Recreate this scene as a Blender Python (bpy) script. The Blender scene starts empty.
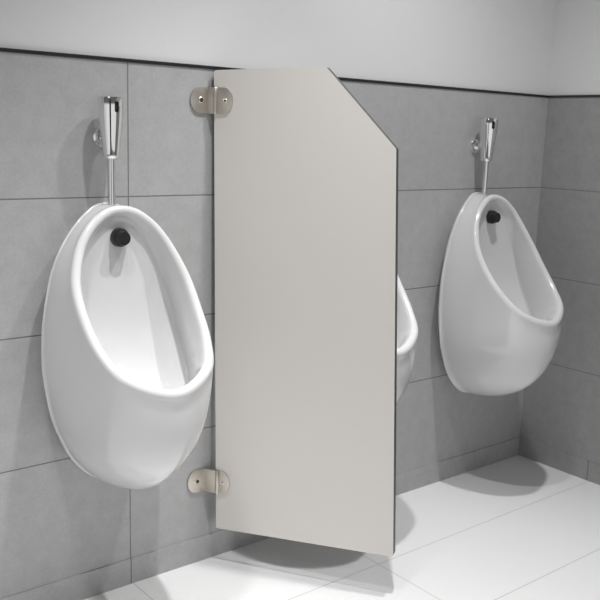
import bpy, bmesh, math
from mathutils import Vector, Matrix
C = bpy.context.scene.collection
PI = math.pi

# ------------------------------------------------------------------ materials
def mat(name):
    m = bpy.data.materials.new(name); m.use_nodes = True
    nt = m.node_tree
    return m, nt, nt.nodes['Principled BSDF']

def simple(name, col, rough=.4, metal=0, coat=0, spec=.5):
    m, nt, b = mat(name)
    b.inputs['Base Color'].default_value = (*col, 1)
    b.inputs['Roughness'].default_value = rough
    b.inputs['Metallic'].default_value = metal
    b.inputs['Coat Weight'].default_value = coat
    b.inputs['Coat Roughness'].default_value = .04
    b.inputs['Specular IOR Level'].default_value = spec
    return m

class NT:
    """little helper for node maths"""
    def __init__(s, nt): s.nt = nt
    def n(s, t, **kw):
        o = s.nt.nodes.new(t)
        for k, v in kw.items(): setattr(o, k, v)
        return o
    def put(s, sock, v):
        if hasattr(v, 'is_output'): s.nt.links.new(v, sock)
        else: sock.default_value = v
    def m(s, op, a, b=None, c=None):
        o = s.n('ShaderNodeMath', operation=op)
        s.put(o.inputs[0], a)
        if b is not None: s.put(o.inputs[1], b)
        if c is not None: s.put(o.inputs[2], c)
        return o.outputs[0]
    def line(s, coord, off, pitch, half):
        """1 inside a joint of half width `half` at off + k*pitch"""
        f = s.m('FRACT', s.m('DIVIDE', s.m('SUBTRACT', coord, off - pitch * 50.5), pitch))
        d = s.m('MULTIPLY', s.m('ABSOLUTE', s.m('SUBTRACT', f, .5)), pitch)
        k = s.n('ShaderNodeMapRange', clamp=True)
        s.put(k.inputs[0], d); k.inputs[1].default_value = half * .6; k.inputs[2].default_value = half * 1.4
        k.inputs[3].default_value = 1; k.inputs[4].default_value = 0
        return k.outputs[0]
    def mix(s, f, a, b):
        o = s.n('ShaderNodeMix', data_type='RGBA')
        s.put(o.inputs[0], f); s.put(o.inputs[6], a); s.put(o.inputs[7], b)
        return o.outputs[2]

def tiled(name, base, grout, axes, rough, mottle, above_only=None, spec=.5, xmax=None, strip=None):
    """axes: (coordinate index, offset, pitch, half width)"""
    m, nt, b = mat(name); h = NT(nt)
    tc = h.n('ShaderNodeTexCoord').outputs['Object']
    sep = h.n('ShaderNodeSeparateXYZ'); h.put(sep.inputs[0], tc)
    j = None
    for i, off, pitch, half in axes:
        l = h.line(sep.outputs[i], off, pitch, half)
        if xmax is not None and i == 0:        # the end run is laid as one long slab
            keep = h.m('LESS_THAN', sep.outputs[0], xmax)
            if strip is not None: keep = h.m('MAXIMUM', keep, h.m('GREATER_THAN', sep.outputs[1], strip))
            l = h.m('MULTIPLY', l, keep)
        j = l if j is None else h.m('MAXIMUM', j, l)
    if above_only is not None:      # no further bed joints below the skirting line
        j = h.m('MULTIPLY', j, h.m('GREATER_THAN', sep.outputs[2], above_only))
    n1 = h.n('ShaderNodeTexNoise'); h.put(n1.inputs['Vector'], tc)
    n1.inputs['Scale'].default_value = 26; n1.inputs['Detail'].default_value = 6; n1.inputs['Roughness'].default_value = .7
    n2 = h.n('ShaderNodeTexNoise'); h.put(n2.inputs['Vector'], tc)
    n2.inputs['Scale'].default_value = 160; n2.inputs['Detail'].default_value = 3
    v = h.m('ADD', h.m('MULTIPLY', h.m('SUBTRACT', n1.outputs[0], .5), mottle), h.m('MULTIPLY', h.m('SUBTRACT', n2.outputs[0], .5), mottle * .6))
    v = h.m('ADD', v, 1)
    hsv = h.n('ShaderNodeHueSaturation'); hsv.inputs['Color'].default_value = (*base, 1); h.put(hsv.inputs['Value'], v)
    h.put(b.inputs['Base Color'], h.mix(j, hsv.outputs[0], (*grout, 1)))
    b.inputs['Roughness'].default_value = rough
    b.inputs['Specular IOR Level'].default_value = spec
    bp = h.n('ShaderNodeBump'); bp.inputs['Strength'].default_value = .35; bp.inputs['Distance'].default_value = .002
    h.put(bp.inputs['Height'], h.m('SUBTRACT', h.m('MULTIPLY', n2.outputs[0], .12), j)); h.put(b.inputs['Normal'], bp.outputs[0])
    return m

TILE = .30; TW = .573; X0 = -1.564; Z4 = .0695
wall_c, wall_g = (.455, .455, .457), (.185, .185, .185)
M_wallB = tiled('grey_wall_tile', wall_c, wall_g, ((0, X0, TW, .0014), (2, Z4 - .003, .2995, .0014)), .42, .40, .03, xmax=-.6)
M_wallR = tiled('grey_wall_tile_side_shaded', (.345, .345, .347), wall_g, ((2, Z4 - .003, .2995, .0012),), .42, .40, .03)  # same tile as the back wall, with this side's shade put into the colour
M_skirtB = tiled('grey_skirting_tile', wall_c, wall_g, ((0, X0, TW, .0014),), .42, .40, xmax=-.6)
M_skirtR = tiled('grey_skirting_tile_side_shaded', (.345, .345, .347), wall_g, ((1, -.284, TW, .0018),), .42, .40)  # skirting colour darkened likewise to carry the side wall's shade
M_floor = tiled('white_floor_tile', (.87, .87, .87), (.58, .58, .58), ((0, X0 + .006, .5725, .0012), (1, .008, .30, .0012)), .42, .03, spec=.3, xmax=-.6, strip=-.12)
M_paint = tiled('light_grey_paint', (.79, .79, .79), (.79, .79, .79), ((2, -9, 900, .0001),), .6, .03)
M_trim = simple('black_trim', (.012, .012, .012), .5)
M_trimR = simple('dark_grey_trim', (.03, .03, .03), .5)
M_ceramic = simple('white_ceramic', (.765, .765, .765), .16, coat=.8)
M_black = simple('black_rubber', (.012, .012, .012), .42)
M_glass = simple('black_sensor_glass', (.004, .004, .004), .15)
M_chrome = simple('chrome', (.86, .86, .86), .06, 1)
M_chrome_pipe = simple('chrome_pipe', (.72, .72, .72), .12, 1)
M_steel = simple('brushed_steel', (.64, .59, .525), .38, 1)
M_screw = simple('screw_steel', (.86, .84, .80), .3, 1)
M_sock = simple('dark_socket', (.05, .048, .045), .5)
M_lam = simple('warm_grey_laminate', (.77, .738, .70), .45, spec=.3)
M_core = simple('dark_core_edge', (.07, .07, .07), .5)
M_added_slab = simple('added_slab_dark', (.01, .01, .01), .6)

# ------------------------------------------------------------------ helpers
def obj(name, bm, mats, parent=None, smooth=False, loc=None):
    me = bpy.data.meshes.new(name)
    bmesh.ops.recalc_face_normals(bm, faces=bm.faces[:])
    bm.to_mesh(me); bm.free()
    for m in (mats if isinstance(mats, (list, tuple)) else [mats]): me.materials.append(m)
    if smooth:
        for p in me.polygons: p.use_smooth = True
        if smooth != 'all':
            try: me.set_sharp_from_angle(angle=math.radians(40))
            except Exception: pass
    o = bpy.data.objects.new(name, me); C.objects.link(o)
    if parent: o.parent = parent
    if loc: o.location = loc
    return o

def tag(o, label=None, cat=None, group=None, kind=None):
    for k, v in (('label', label), ('category', cat), ('group', group), ('kind', kind)):
        if v: o[k] = v
    return o

def empty(name, loc):
    o = bpy.data.objects.new(name, None); C.objects.link(o); o.location = loc; o.empty_display_size = .1
    return o

def box(bm, x0, x1, y0, y1, z0, z1, mi=0):
    v = [bm.verts.new(p) for p in ((x0,y0,z0),(x1,y0,z0),(x1,y1,z0),(x0,y1,z0),(x0,y0,z1),(x1,y0,z1),(x1,y1,z1),(x0,y1,z1))]
    for f in ((0,3,2,1),(4,5,6,7),(0,1,5,4),(1,2,6,5),(2,3,7,6),(3,0,4,7)):
        bm.faces.new([v[i] for i in f]).material_index = mi

def lathe(bm, prof, M=None, n=40):
    """prof: (radius, height) pairs around local z; M places it"""
    M = M or Matrix.Identity(4)
    rings = []
    for r, z in prof:
        if r < 1e-6: rings.append([bm.verts.new(M @ Vector((0, 0, z)))])
        else: rings.append([bm.verts.new(M @ Vector((r*math.cos(2*PI*i/n), r*math.sin(2*PI*i/n), z))) for i in range(n)])
    for a, b in zip(rings, rings[1:]):
        for i in range(n):
            j = (i+1) % n
            if len(a) == 1 and len(b) == 1: continue
            if len(a) == 1: bm.faces.new((a[0], b[i], b[j]))
            elif len(b) == 1: bm.faces.new((a[i], b[0], a[j]))
            else: bm.faces.new((a[i], b[i], b[j], a[j]))

def prism(bm, pts, M, t, bev=0, seg=2):
    """extrude a 2-D outline (local x,y) by t along local z, with optional bevel"""
    a = [bm.verts.new(M @ Vector((x, y, 0))) for x, y in pts]
    b = [bm.verts.new(M @ Vector((x, y, t))) for x, y in pts]
    n = len(pts)
    f0 = bm.faces.new(a[::-1]); f1 = bm.faces.new(b)
    side = [bm.faces.new((a[i], a[(i+1) % n], b[(i+1) % n], b[i])) for i in range(n)]
    if bev:
        bmesh.ops.recalc_face_normals(bm, faces=bm.faces[:])
        bmesh.ops.bevel(bm, geom=list(set(f0.edges[:] + f1.edges[:])), offset=bev, segments=seg, profile=.5, affect='EDGES')
    return side

def frame(o, x, y, z):
    """matrix with origin o and axes x, y, z"""
    return Matrix((( x[0], y[0], z[0], o[0]), (x[1], y[1], z[1], o[1]), (x[2], y[2], z[2], o[2]), (0, 0, 0, 1)))

# ------------------------------------------------------------------ the room
TRIM = 1.265
def struct(name, bm, m): return tag(obj(name, bm, m), kind='structure')
bm = bmesh.new(); box(bm, -4.2, .12, -4.0, .12, -.1, 0); struct('floor', bm, M_floor)
bm = bmesh.new(); box(bm, -4.2, .12, 0, .12, 0, TRIM)
box(bm, -4.2, .12, .004, .12, TRIM, 2.6, 1); struct('wall_back', bm, [M_wallB, M_paint])
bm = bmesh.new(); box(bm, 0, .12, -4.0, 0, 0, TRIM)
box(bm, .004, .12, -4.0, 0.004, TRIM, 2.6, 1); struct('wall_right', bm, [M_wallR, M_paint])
bm = bmesh.new(); box(bm, -4.2, 0, -.003, .02, TRIM - .001, TRIM + .006); struct('trim_1', bm, M_trim)
bm = bmesh.new(); box(bm, -.003, .02, -4.0, -.003, TRIM - .001, TRIM + .006); struct('trim_2', bm, M_trimR)
bm = bmesh.new(); box(bm, -4.2, 0, -.003, .01, 0, Z4 - .0015); struct('baseboard_back', bm, M_skirtB)
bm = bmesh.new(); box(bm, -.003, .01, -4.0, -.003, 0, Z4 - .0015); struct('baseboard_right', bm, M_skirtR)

# added dark slab, unseen behind the camera, for a dark streak in the chrome
bm = bmesh.new(); box(bm, -3.25, -2.60, -2.10, -2.06, .15, 2.05)
added_slab = struct('added_slab_1', bm, M_added_slab)

# ------------------------------------------------------------------ urinal
def lerp(a, b, t): return a + (b - a) * t
def interp(x, tab):
    if x <= tab[0][0]: return tab[0][1]
    for (x0, y0), (x1, y1) in zip(tab, tab[1:]):
        if x <= x1: return y0 + (y1 - y0) * (x - x0) / (x1 - x0)
    return tab[-1][1]
def sstep(a, b, x):
    t = max(0, min(1, (x - a) / (b - a))); return t * t * (3 - 2 * t)
def spline(knots, n):
    """closed Catmull-Rom through mirrored half-outline; returns n points, evenly spaced per half, from top round to top"""
    half = [Vector(k) for k in knots]
    full = half + [Vector((-k.x, k.y, k.z)) for k in half[-2:0:-1]]
    K = len(full); pts = []
    for i in range(K):
        p0, p1, p2, p3 = (full[(i + d) % K] for d in (-1, 0, 1, 2))
        for s in range(24):
            t = s / 24
            pts.append(.5 * (2*p1 + (p2-p0)*t + (2*p0-5*p1+4*p2-p3)*t*t + (3*p1-p0-3*p2+p3)*t**3))
    halfn = (len(half) - 1) * 24
    seg = pts[:halfn + 1]
    L = [0]
    for a, b in zip(seg, seg[1:]): L.append(L[-1] + (b - a).length)
    out = []
    m = n // 2
    for i in range(m + 1):
        d = L[-1] * i / m; k = 0
        while k < len(L) - 2 and L[k+1] < d: k += 1
        t = (d - L[k]) / max(1e-9, L[k+1] - L[k]); out.append(seg[k].lerp(seg[k+1], t))
    out[0].x = 0; out[m].x = 0
    return out + [Vector((-p.x, p.y, p.z)) for p in out[m-1:0:-1]]

NU = 144
# back edge of the bowl: (half width, height); y = -distance from the wall
EH = [(0,.957),(.030,.951),(.052,.938),(.075,.920),(.105,.886),(.130,.846),(.146,.804),(.155,.766),(.163,.722),(.168,.68),(.1695,.613),(.166,.571),(.158,.52),(.149,.482),(.135,.444),(.108,.388),(.070,.343),(.032,.317),(0,.309)]
def ve(w): return interp(w, ((.3,.045),(.86,.047),(.93,.038),(.957,.026)))
Ecur = spline([(u * .972, -ve(w), w) for u, w in EH], NU)
# crest of the rim: (half width, distance from wall, height)
RIM = [(0,.100,.9505),(.024,.1015,.9475),(.049,.106,.936),(.080,.113,.909),(.108,.127,.866),(.1305,.158,.802),(.1335,.2015,.738),(.1235,.2575,.6745),(.090,.3095,.6250),(0,.3425,.5965)]
Rcur = spline([(u, -v, w) for u, v, w in RIM], NU)
# inner foot of the side wall
KN = [(0,.088,.930),(.030,.089,.920),(.060,.091,.886),(.090,.094,.828),(.114,.098,.765),(.133,.118,.67),(.130,.178,.565),(.085,.245,.485),(0,.272,.455)]
Kcur = spline([(u, -v, w) for u, v, w in KN], NU)
VC = ((.455,.215),(.50,.178),(.56,.142),(.62,.118),(.68,.102),(.77,.088),(.83,.084),(.93,.085))
def vc(w): return sum(interp(w + (k - 6) * .011, VC) for k in range(13)) / 13      # smoothed

def urinal_mesh():
    bm = bmesh.new(); rings = []
    def ring(pts): rings.append([bm.verts.new(p) for p in pts])
    n = NU
    cen = Vector((0, 0, .62))
    for sx, sz, sy in ((.68, .93, None), (.70, .935, .10), (.88, .972, .55), (.965, .992, .84)):   # tucked-in back
        ring([Vector((p.x * sx, .002 if sy is None else p.y * sy, cen.z + (p.z - cen.z) * sz)) for p in Ecur])
    r = .0115
    O, I, Cn, Ns, Bs = [], [], [], [], []
    for i in range(n):
        t = (Rcur[(i+1) % n] - Rcur[i-1]).normalized()
        f = 1 - abs(2 * i / n - 1)             # 0 at the top, 1 at the lip
        N0 = Vector((0, -.78, .63))
        N = (N0 - t * N0.dot(t)).normalized()
        B = t.cross(N).normalized()
        if B.dot(Rcur[i] - Vector((0, -.19, .78))) < 0: B = -B
        c = Rcur[i] - N * r * .75
        rr = r * lerp(.85, 1.1, f)
        Cn.append((c, N, B, rr, f))
        g = sstep(.45, .88, f); bo = Vector((B.x, 0, 0))
        D = (N * (1 - g) + (Vector((0, .07, 1)) - bo * .04) * g).normalized()
        O.append((c + B * rr, D)); I.append(c - B * rr)
    for sy, so in ((0, 0), (-.0022, -.0002), (-.0034, -.0014)):   # rounded edge of the back flange
        ring([p + Vector((0, sy, 0)) + Vector((p.x, 0, p.z - .62)).normalized() * so for p in Ecur])
    for k in range(0, 17):                      # outer skin: back edge -> rim
        s = k / 16; pts = []
        for i in range(n):
            P0 = Ecur[i].copy(); P3, D = O[i]; f = Cn[i][4]
            out = Vector((P0.x, 0, P0.z - .62)); out = out.normalized() if out.length > 0 else out
            P0 += Vector((0, -.0035, 0)) - out * .0028           # fine groove in front of the back flange
            d = (P3 - P0).length
            m = P3 - P0; low = sstep(.42, .88, f)
            P1 = P0 + (Vector((0, -1, 0)) * low + (m / d) * (1 - low)) * d * lerp(.34, .50, low) + out * d * (lerp(.03, .0, low) + .085 * math.exp(-((f - .74) / .11) ** 2)) + Vector((0, 0, .008)) * sstep(.75, .97, f)
            P2 = P3 - (D * lerp(.5, 1, low) + (m / d) * lerp(.5, 0, low)) * d * lerp(.25, .42, low)
            pts.append(P0*(1-s)**3 + P1*3*s*(1-s)**2 + P2*3*s*s*(1-s) + P3*s**3)
        ring(pts)
    for k in range(1, 9):                       # rounded rim
        a = PI * k / 8; 
        ring([c + B * rr * math.cos(a) + N * rr * math.sin(a) for c, N, B, rr, f in Cn])
    for k in range(1, 10):                      # inner side wall down to the foot
        s = k / 9; pts = []
        for i in range(n):
            P0 = I[i]; P3 = Kcur[i]; N = Cn[i][1]; d = (P3 - P0).length
            P1 = P0 - N * d * .38
            P2 = P0.lerp(P3, .72) - N * d * .06
            pts.append(P0*(1-s)**3 + P1*3*s*(1-s)**2 + P2*3*s*s*(1-s) + P3*s**3)
        ring(pts)
    wc = .68
    for k in range(1, 16):                      # back of the basin
        s = 1 - k / 16; pts = []
        for i in range(n):
            p = Kcur[i]; w = wc + (p.z - wc) * s
            v = vc(w) + (-p.y - vc(p.z)) * s ** 2.6
            pts.append(Vector((p.x * s, -v, w)))
        ring(pts)
    for a, b in zip(rings, rings[1:]):
        for i in range(n):
            j = (i + 1) % n; bm.faces.new((a[i], a[j], b[j], b[i]))
    bm.faces.new(rings[0][::-1])
    c = bm.verts.new((0, -vc(wc), wc))
    for i in range(n): bm.faces.new((rings[-1][i], rings[-1][(i+1) % n], c))
    return bm

def make_urinal():
    root = empty('urinal', (0, 0, .3))
    o = obj('bowl', urinal_mesh(), M_ceramic, root, smooth='all'); o.location = (0, 0, -.3)
    ax = Matrix.Translation((0, -.088, .885)) @ Matrix.Rotation(PI/2, 4, 'X')     # local z -> -y
    bm = bmesh.new(); lathe(bm, [(0,-.012),(.0195,-.012),(.0205,-.002),(.0205,.010),(.019,.014),(.0160,.015),(.0160,.023),(.0145,.027),(0,.027)], ax)
    o = obj('spreader_cap', bm, M_black, root, smooth=True); o.location = (0, 0, -.3); o['label'] = 'black round water spreader cap'
    return root

def make_valve():
    root = empty('flush_valve', (0, 0, .95)); V = .050
    def part(name, bm, m, par=root):
        o = obj(name, bm, m, par, smooth=True)
        if par is root: o.location = (0, 0, -.95)
        return o
    T = Matrix.Translation((0, -V, 0))
    bm = bmesh.new()
    lathe(bm, [(0,1.0535),(.0150,1.0535),(.0172,1.056),(.0182,1.063),(.0196,1.075),(.0222,1.097),(.0250,1.122),(.0268,1.143),(.0275,1.160),(.0275,1.1815),(.0265,1.184),(.0240,1.1845),(0,1.1845)], T, 64)
    body = part('valve_body', bm, M_chrome)
    bm = bmesh.new()
    st = [(.0046*math.cos(a), .0072*(1 if math.sin(a) >= 0 else -1) + .0046*math.sin(a)) for a in [2*PI*(i+.5)/24 for i in range(24)]]
    prism(bm, st, frame((0, -V - .0266, 1.1635), (1,0,0), (0,0,1), (0,-1,0)), .0018, .0005)
    s = part('sensor_window', bm, M_glass, body); s['label'] = 'black oval sensor window'
    bm = bmesh.new(); lathe(bm, [(0,.948),(.0085,.948),(.0085,1.056),(0,1.056)], T, 32)
    part('flush_pipe', bm, M_chrome_pipe)
    ax = Matrix.Translation((0, 0, 1.098)) @ Matrix.Rotation(PI/2, 4, 'X')
    bm = bmesh.new(); lathe(bm, [(0,0),(.0225,0),(.0225,.004),(.0205,.0075),(.015,.0095),(.0120,.0095),(.0120,.0125),(0,.0125)], ax, 40)
    fl = part('wall_flange', bm, M_chrome)
    bm = bmesh.new(); lathe(bm, [(0,.010),(.0115,.010),(.0115,.016),(.0095,.018),(.0095,.036),(0,.036)], ax, 6)
    lathe(bm, [(0,.017),(.0085,.017),(.0085,.038),(0,.038)], ax, 24)
    part('inlet_nut', bm, M_chrome_pipe)
    return root

def copy_tree(o, parent=None):
    c = o.copy(); C.objects.link(c)
    if parent: c.parent = parent
    for ch in list(o.children): copy_tree(ch, c)
    return c

def turn(valve, ang):          # the sensor head is turned a little on its pipe
    for ch in valve.children:
        if ch.name.startswith('valve_body'):
            ch.matrix_basis = Matrix.Translation((0, -.050, -.95)) @ Matrix.Rotation(ang, 4, 'Z') @ Matrix.Translation((0, .050, 0))

U, F = make_urinal(), make_valve()
spots = ((-1.634, 'white ceramic wall urinal at far left, left of the grey privacy partition',
          'chrome sensor flush valve above the leftmost urinal, left of the partition'),
         (-1.004, 'white ceramic wall urinal mostly hidden behind the grey privacy partition',
          'chrome sensor flush valve hidden behind the top of the grey partition'),
         (-.367, 'white ceramic wall urinal at right, nearest the dark corner of the room',
          'chrome sensor flush valve above the right urinal, nearest the room corner'))
for k, (x, lu, lf) in enumerate(spots):
    for src, lab, cat, grp in ((U, lu, 'urinal', 'urinals along the tiled wall'), (F, lf, 'flush valve', 'flush valves above the urinals')):
        o = src if k == 0 else copy_tree(src)
        o.location.x = x + (.006 if src is F and k == 2 else .003 if src is F else 0); tag(o, lab, cat, grp)
        if src is F and k == 2: turn(o, math.radians(-22))

# ------------------------------------------------------------------ privacy partition
YAW = .5549
D = Vector((math.sin(YAW), -math.cos(YAW), 0)); NB = Vector((math.cos(YAW), math.sin(YAW), 0)); UP = Vector((0, 0, 1))
H = Vector((-1.3378, -.020, 0))
root = empty('privacy_partition', H)
tag(root, 'tall warm grey privacy partition panel with one clipped top corner, fixed to tiled wall by two steel brackets', 'partition')
TH = .023
def shift(o): o.location = -H; return o
bm = bmesh.new()
out = [(.013,.0965),(.4880,.1105),(.4425,1.0930),(.2705,1.2705),(-.0095,1.2612)]
def rounded(pts, rads, n=5):
    res = []
    for i, p in enumerate(pts):
        p = Vector(p); a = (Vector(pts[i-1]) - p).normalized(); b = (Vector(pts[(i+1) % len(pts)]) - p).normalized()
        r = rads[i]
        if r == 0: res.append(tuple(p)); continue
        A, B = p + a*r, p + b*r
        for k in range(n + 1):
            t = k / n; q = A*(1-t)**2 + p*2*t*(1-t) + B*t*t; res.append((q.x, q.y))
    return res
side = prism(bm, rounded([Vector(q) for q in out], (.003,.006,.003,.003,.006)), frame(H, D, UP, NB), TH)
for f in side: f.material_index = 1
shift(obj('panel', bm, [M_lam, M_core], root))

def bracket(zc, s0, S):
    """s0: where along the panel the bend sits; S: reach of the panel flange"""
    h = .031; T = .0035
    Z = Vector((0, 0, 1)); X = Vector((1, 0, 0)); Y = Vector((0, -1, 0))
    bm = bmesh.new()
    arc = [PI*k/18 for k in range(19)]
    # flange on the wall, rounded at the far end
    xr, xl, R = -1.352, -1.402, .027
    left = [(xl + R - xr - R*math.sin(t), h*math.cos(t)) for t in arc]
    prism(bm, [(0, -h), (0, h)][::-1] + left[::-1], frame((xr, -.0005, zc), X, Z, Y), .005, .0012)
    # flange on the panel face, rounded at its end
    R2 = .024; base = H + D * s0 - NB * (T + .0004)
    right = [(S - s0 - R2 + R2*math.sin(t), h*math.cos(t)) for t in arc]
    prism(bm, [(0, -h), (0, h)] + right, frame(base + Vector((0, 0, zc)), D, Z, NB), T, .0010)
    # raised rounded bend and the web that carries it off the wall
    c = H + D * s0 - NB * .0050
    w0 = Vector((xr - .002, -.0032, 0)); W = (c - w0); L = W.length; W.normalize(); Q = W.cross(Z)
    prism(bm, [(0, -h), (L, -h), (L, h), (0, h)], frame(w0 - Q * .002 + Vector((0, 0, zc)), W, Z, Q), .004, .0006)
    lathe(bm, [(0, zc - h), (.0044, zc - h), (.0052, zc - h + .001), (.0052, zc + h - .001), (.0044, zc + h), (0, zc + h)], Matrix.Translation(c), 20)
    b = shift(obj('bracket', bm, M_steel, root, smooth=True))
    b['label'] = ('upper' if zc > .7 else 'lower') + ' brushed steel wall bracket with two screws'
    for p, n, r, k in ((Vector((-1.3735, -.0057, zc)), Y, .0072, .72), (H + D * (S - .0195) - NB * (T + .0006) + Vector((0, 0, zc)), -NB, .0058, .42)):
        bm = bmesh.new()
        zx = n.cross(Z)
        M = frame(p, zx, Z, n)
        lathe(bm, [(0,-.002),(r,-.002),(r,.0009),(r*.85,.0016),(r*k,.0014),(r*k*.9,.0003),(0,.0003)], M, 24)
        for f in bm.faces:
            c = M.inverted() @ f.calc_center_median()
            if c.z < .00135 and c.z > 0 and math.hypot(c.x, c.y) < r * k: f.material_index = 1
        o = obj('screw', bm, [M_screw, M_sock], b, smooth=True)
bracket(1.1905, -.003, .042); bracket(.2275, .016, .050)

# ------------------------------------------------------------------ camera
cam = bpy.data.cameras.new('camera'); co = bpy.data.objects.new('camera', cam); C.objects.link(co)
yaw, pitch, roll, fpx = .6845, .1912, .0325, 861.6
cy, sy, cp, sp = math.cos(yaw), math.sin(yaw), math.cos(pitch), math.sin(pitch)
fw = Vector((sy*cp, cy*cp, -sp)); rt = Vector((cy, -sy, 0)); up = rt.cross(fw)
r2 = rt*math.cos(roll) + up*math.sin(roll); u2 = -rt*math.sin(roll) + up*math.cos(roll)
co.matrix_world = frame((-2.5068, -1.7897, 1.1207), r2, u2, -fw)
cam.sensor_width = 36; cam.lens = fpx / 600 * 36
bpy.context.scene.camera = co

# ------------------------------------------------------------------ light
for x, e, rad, ang in ((-.86, 83, .03, 104), (-1.46, 116, .03, 76), (-2.2, 108, .085, 66)):
    l = bpy.data.lights.new('downlight', 'SPOT'); l.energy = e; l.shadow_soft_size = rad
    l.spot_size = math.radians(ang); l.spot_blend = 1
    o = bpy.data.objects.new('downlight', l); C.objects.link(o); o.location = (x, -.72, 2.52)
WORLD_BASE, WORLD_UP, WORLD_FRONT = .11, .015, .66
WORLD_BASE, WORLD_UP, WORLD_FRONT = .11, .015, .66
l = bpy.data.lights.new('left_fill', 'AREA'); l.energy = 4; l.shape = 'SQUARE'; l.size = .6  # added soft fill to lift the left side, not a real fixture
o = bpy.data.objects.new('left_fill', l); C.objects.link(o); o.location = (-3.1, -1.5, 2.5)
w = bpy.data.worlds.new('world'); bpy.context.scene.world = w; w.use_nodes = True
h = NT(w.node_tree); bg = w.node_tree.nodes['Background']
# the rest of the room as a soft surround: bright lit wall on the camera's side, dimmer end, bright ceiling, pale floor
g = h.n('ShaderNodeTexCoord').outputs['Generated']
sp = h.n('ShaderNodeSeparateXYZ'); h.put(sp.inputs[0], g)
up_ = h.m('MAXIMUM', sp.outputs[2], 0.0)
front = h.m('MAXIMUM', h.m('MULTIPLY', sp.outputs[1], -1.0), 0.0)
val = h.m('ADD', WORLD_BASE, h.m('MULTIPLY', up_, WORLD_UP))
left = h.m('MAXIMUM', h.m('MULTIPLY', sp.outputs[0], -1.0), 0.0)
k = h.n('ShaderNodeMapRange', clamp=True, interpolation_type='SMOOTHSTEP')       # the pale wall band facing the lamps
h.put(k.inputs[0], h.m('ABSOLUTE', h.m('ADD', sp.outputs[2], .10)))
k.inputs[1].default_value = .20; k.inputs[2].default_value = .32; k.inputs[3].default_value = 1; k.inputs[4].default_value = 0
val = h.m('ADD', val, h.m('MULTIPLY', h.m('MULTIPLY', h.m('MINIMUM', h.m('ADD', front, h.m('MULTIPLY', left, .55)), 1.0), k.outputs[0]), WORLD_FRONT))
bg.inputs[0].default_value = (1, 1, 1, 1); h.put(bg.inputs[1], val)
vs = bpy.context.scene.view_settings
vs.view_transform = 'Standard'; vs.look = 'None'; vs.gamma = 1; vs.exposure = 0; vs.use_curve_mapping = False
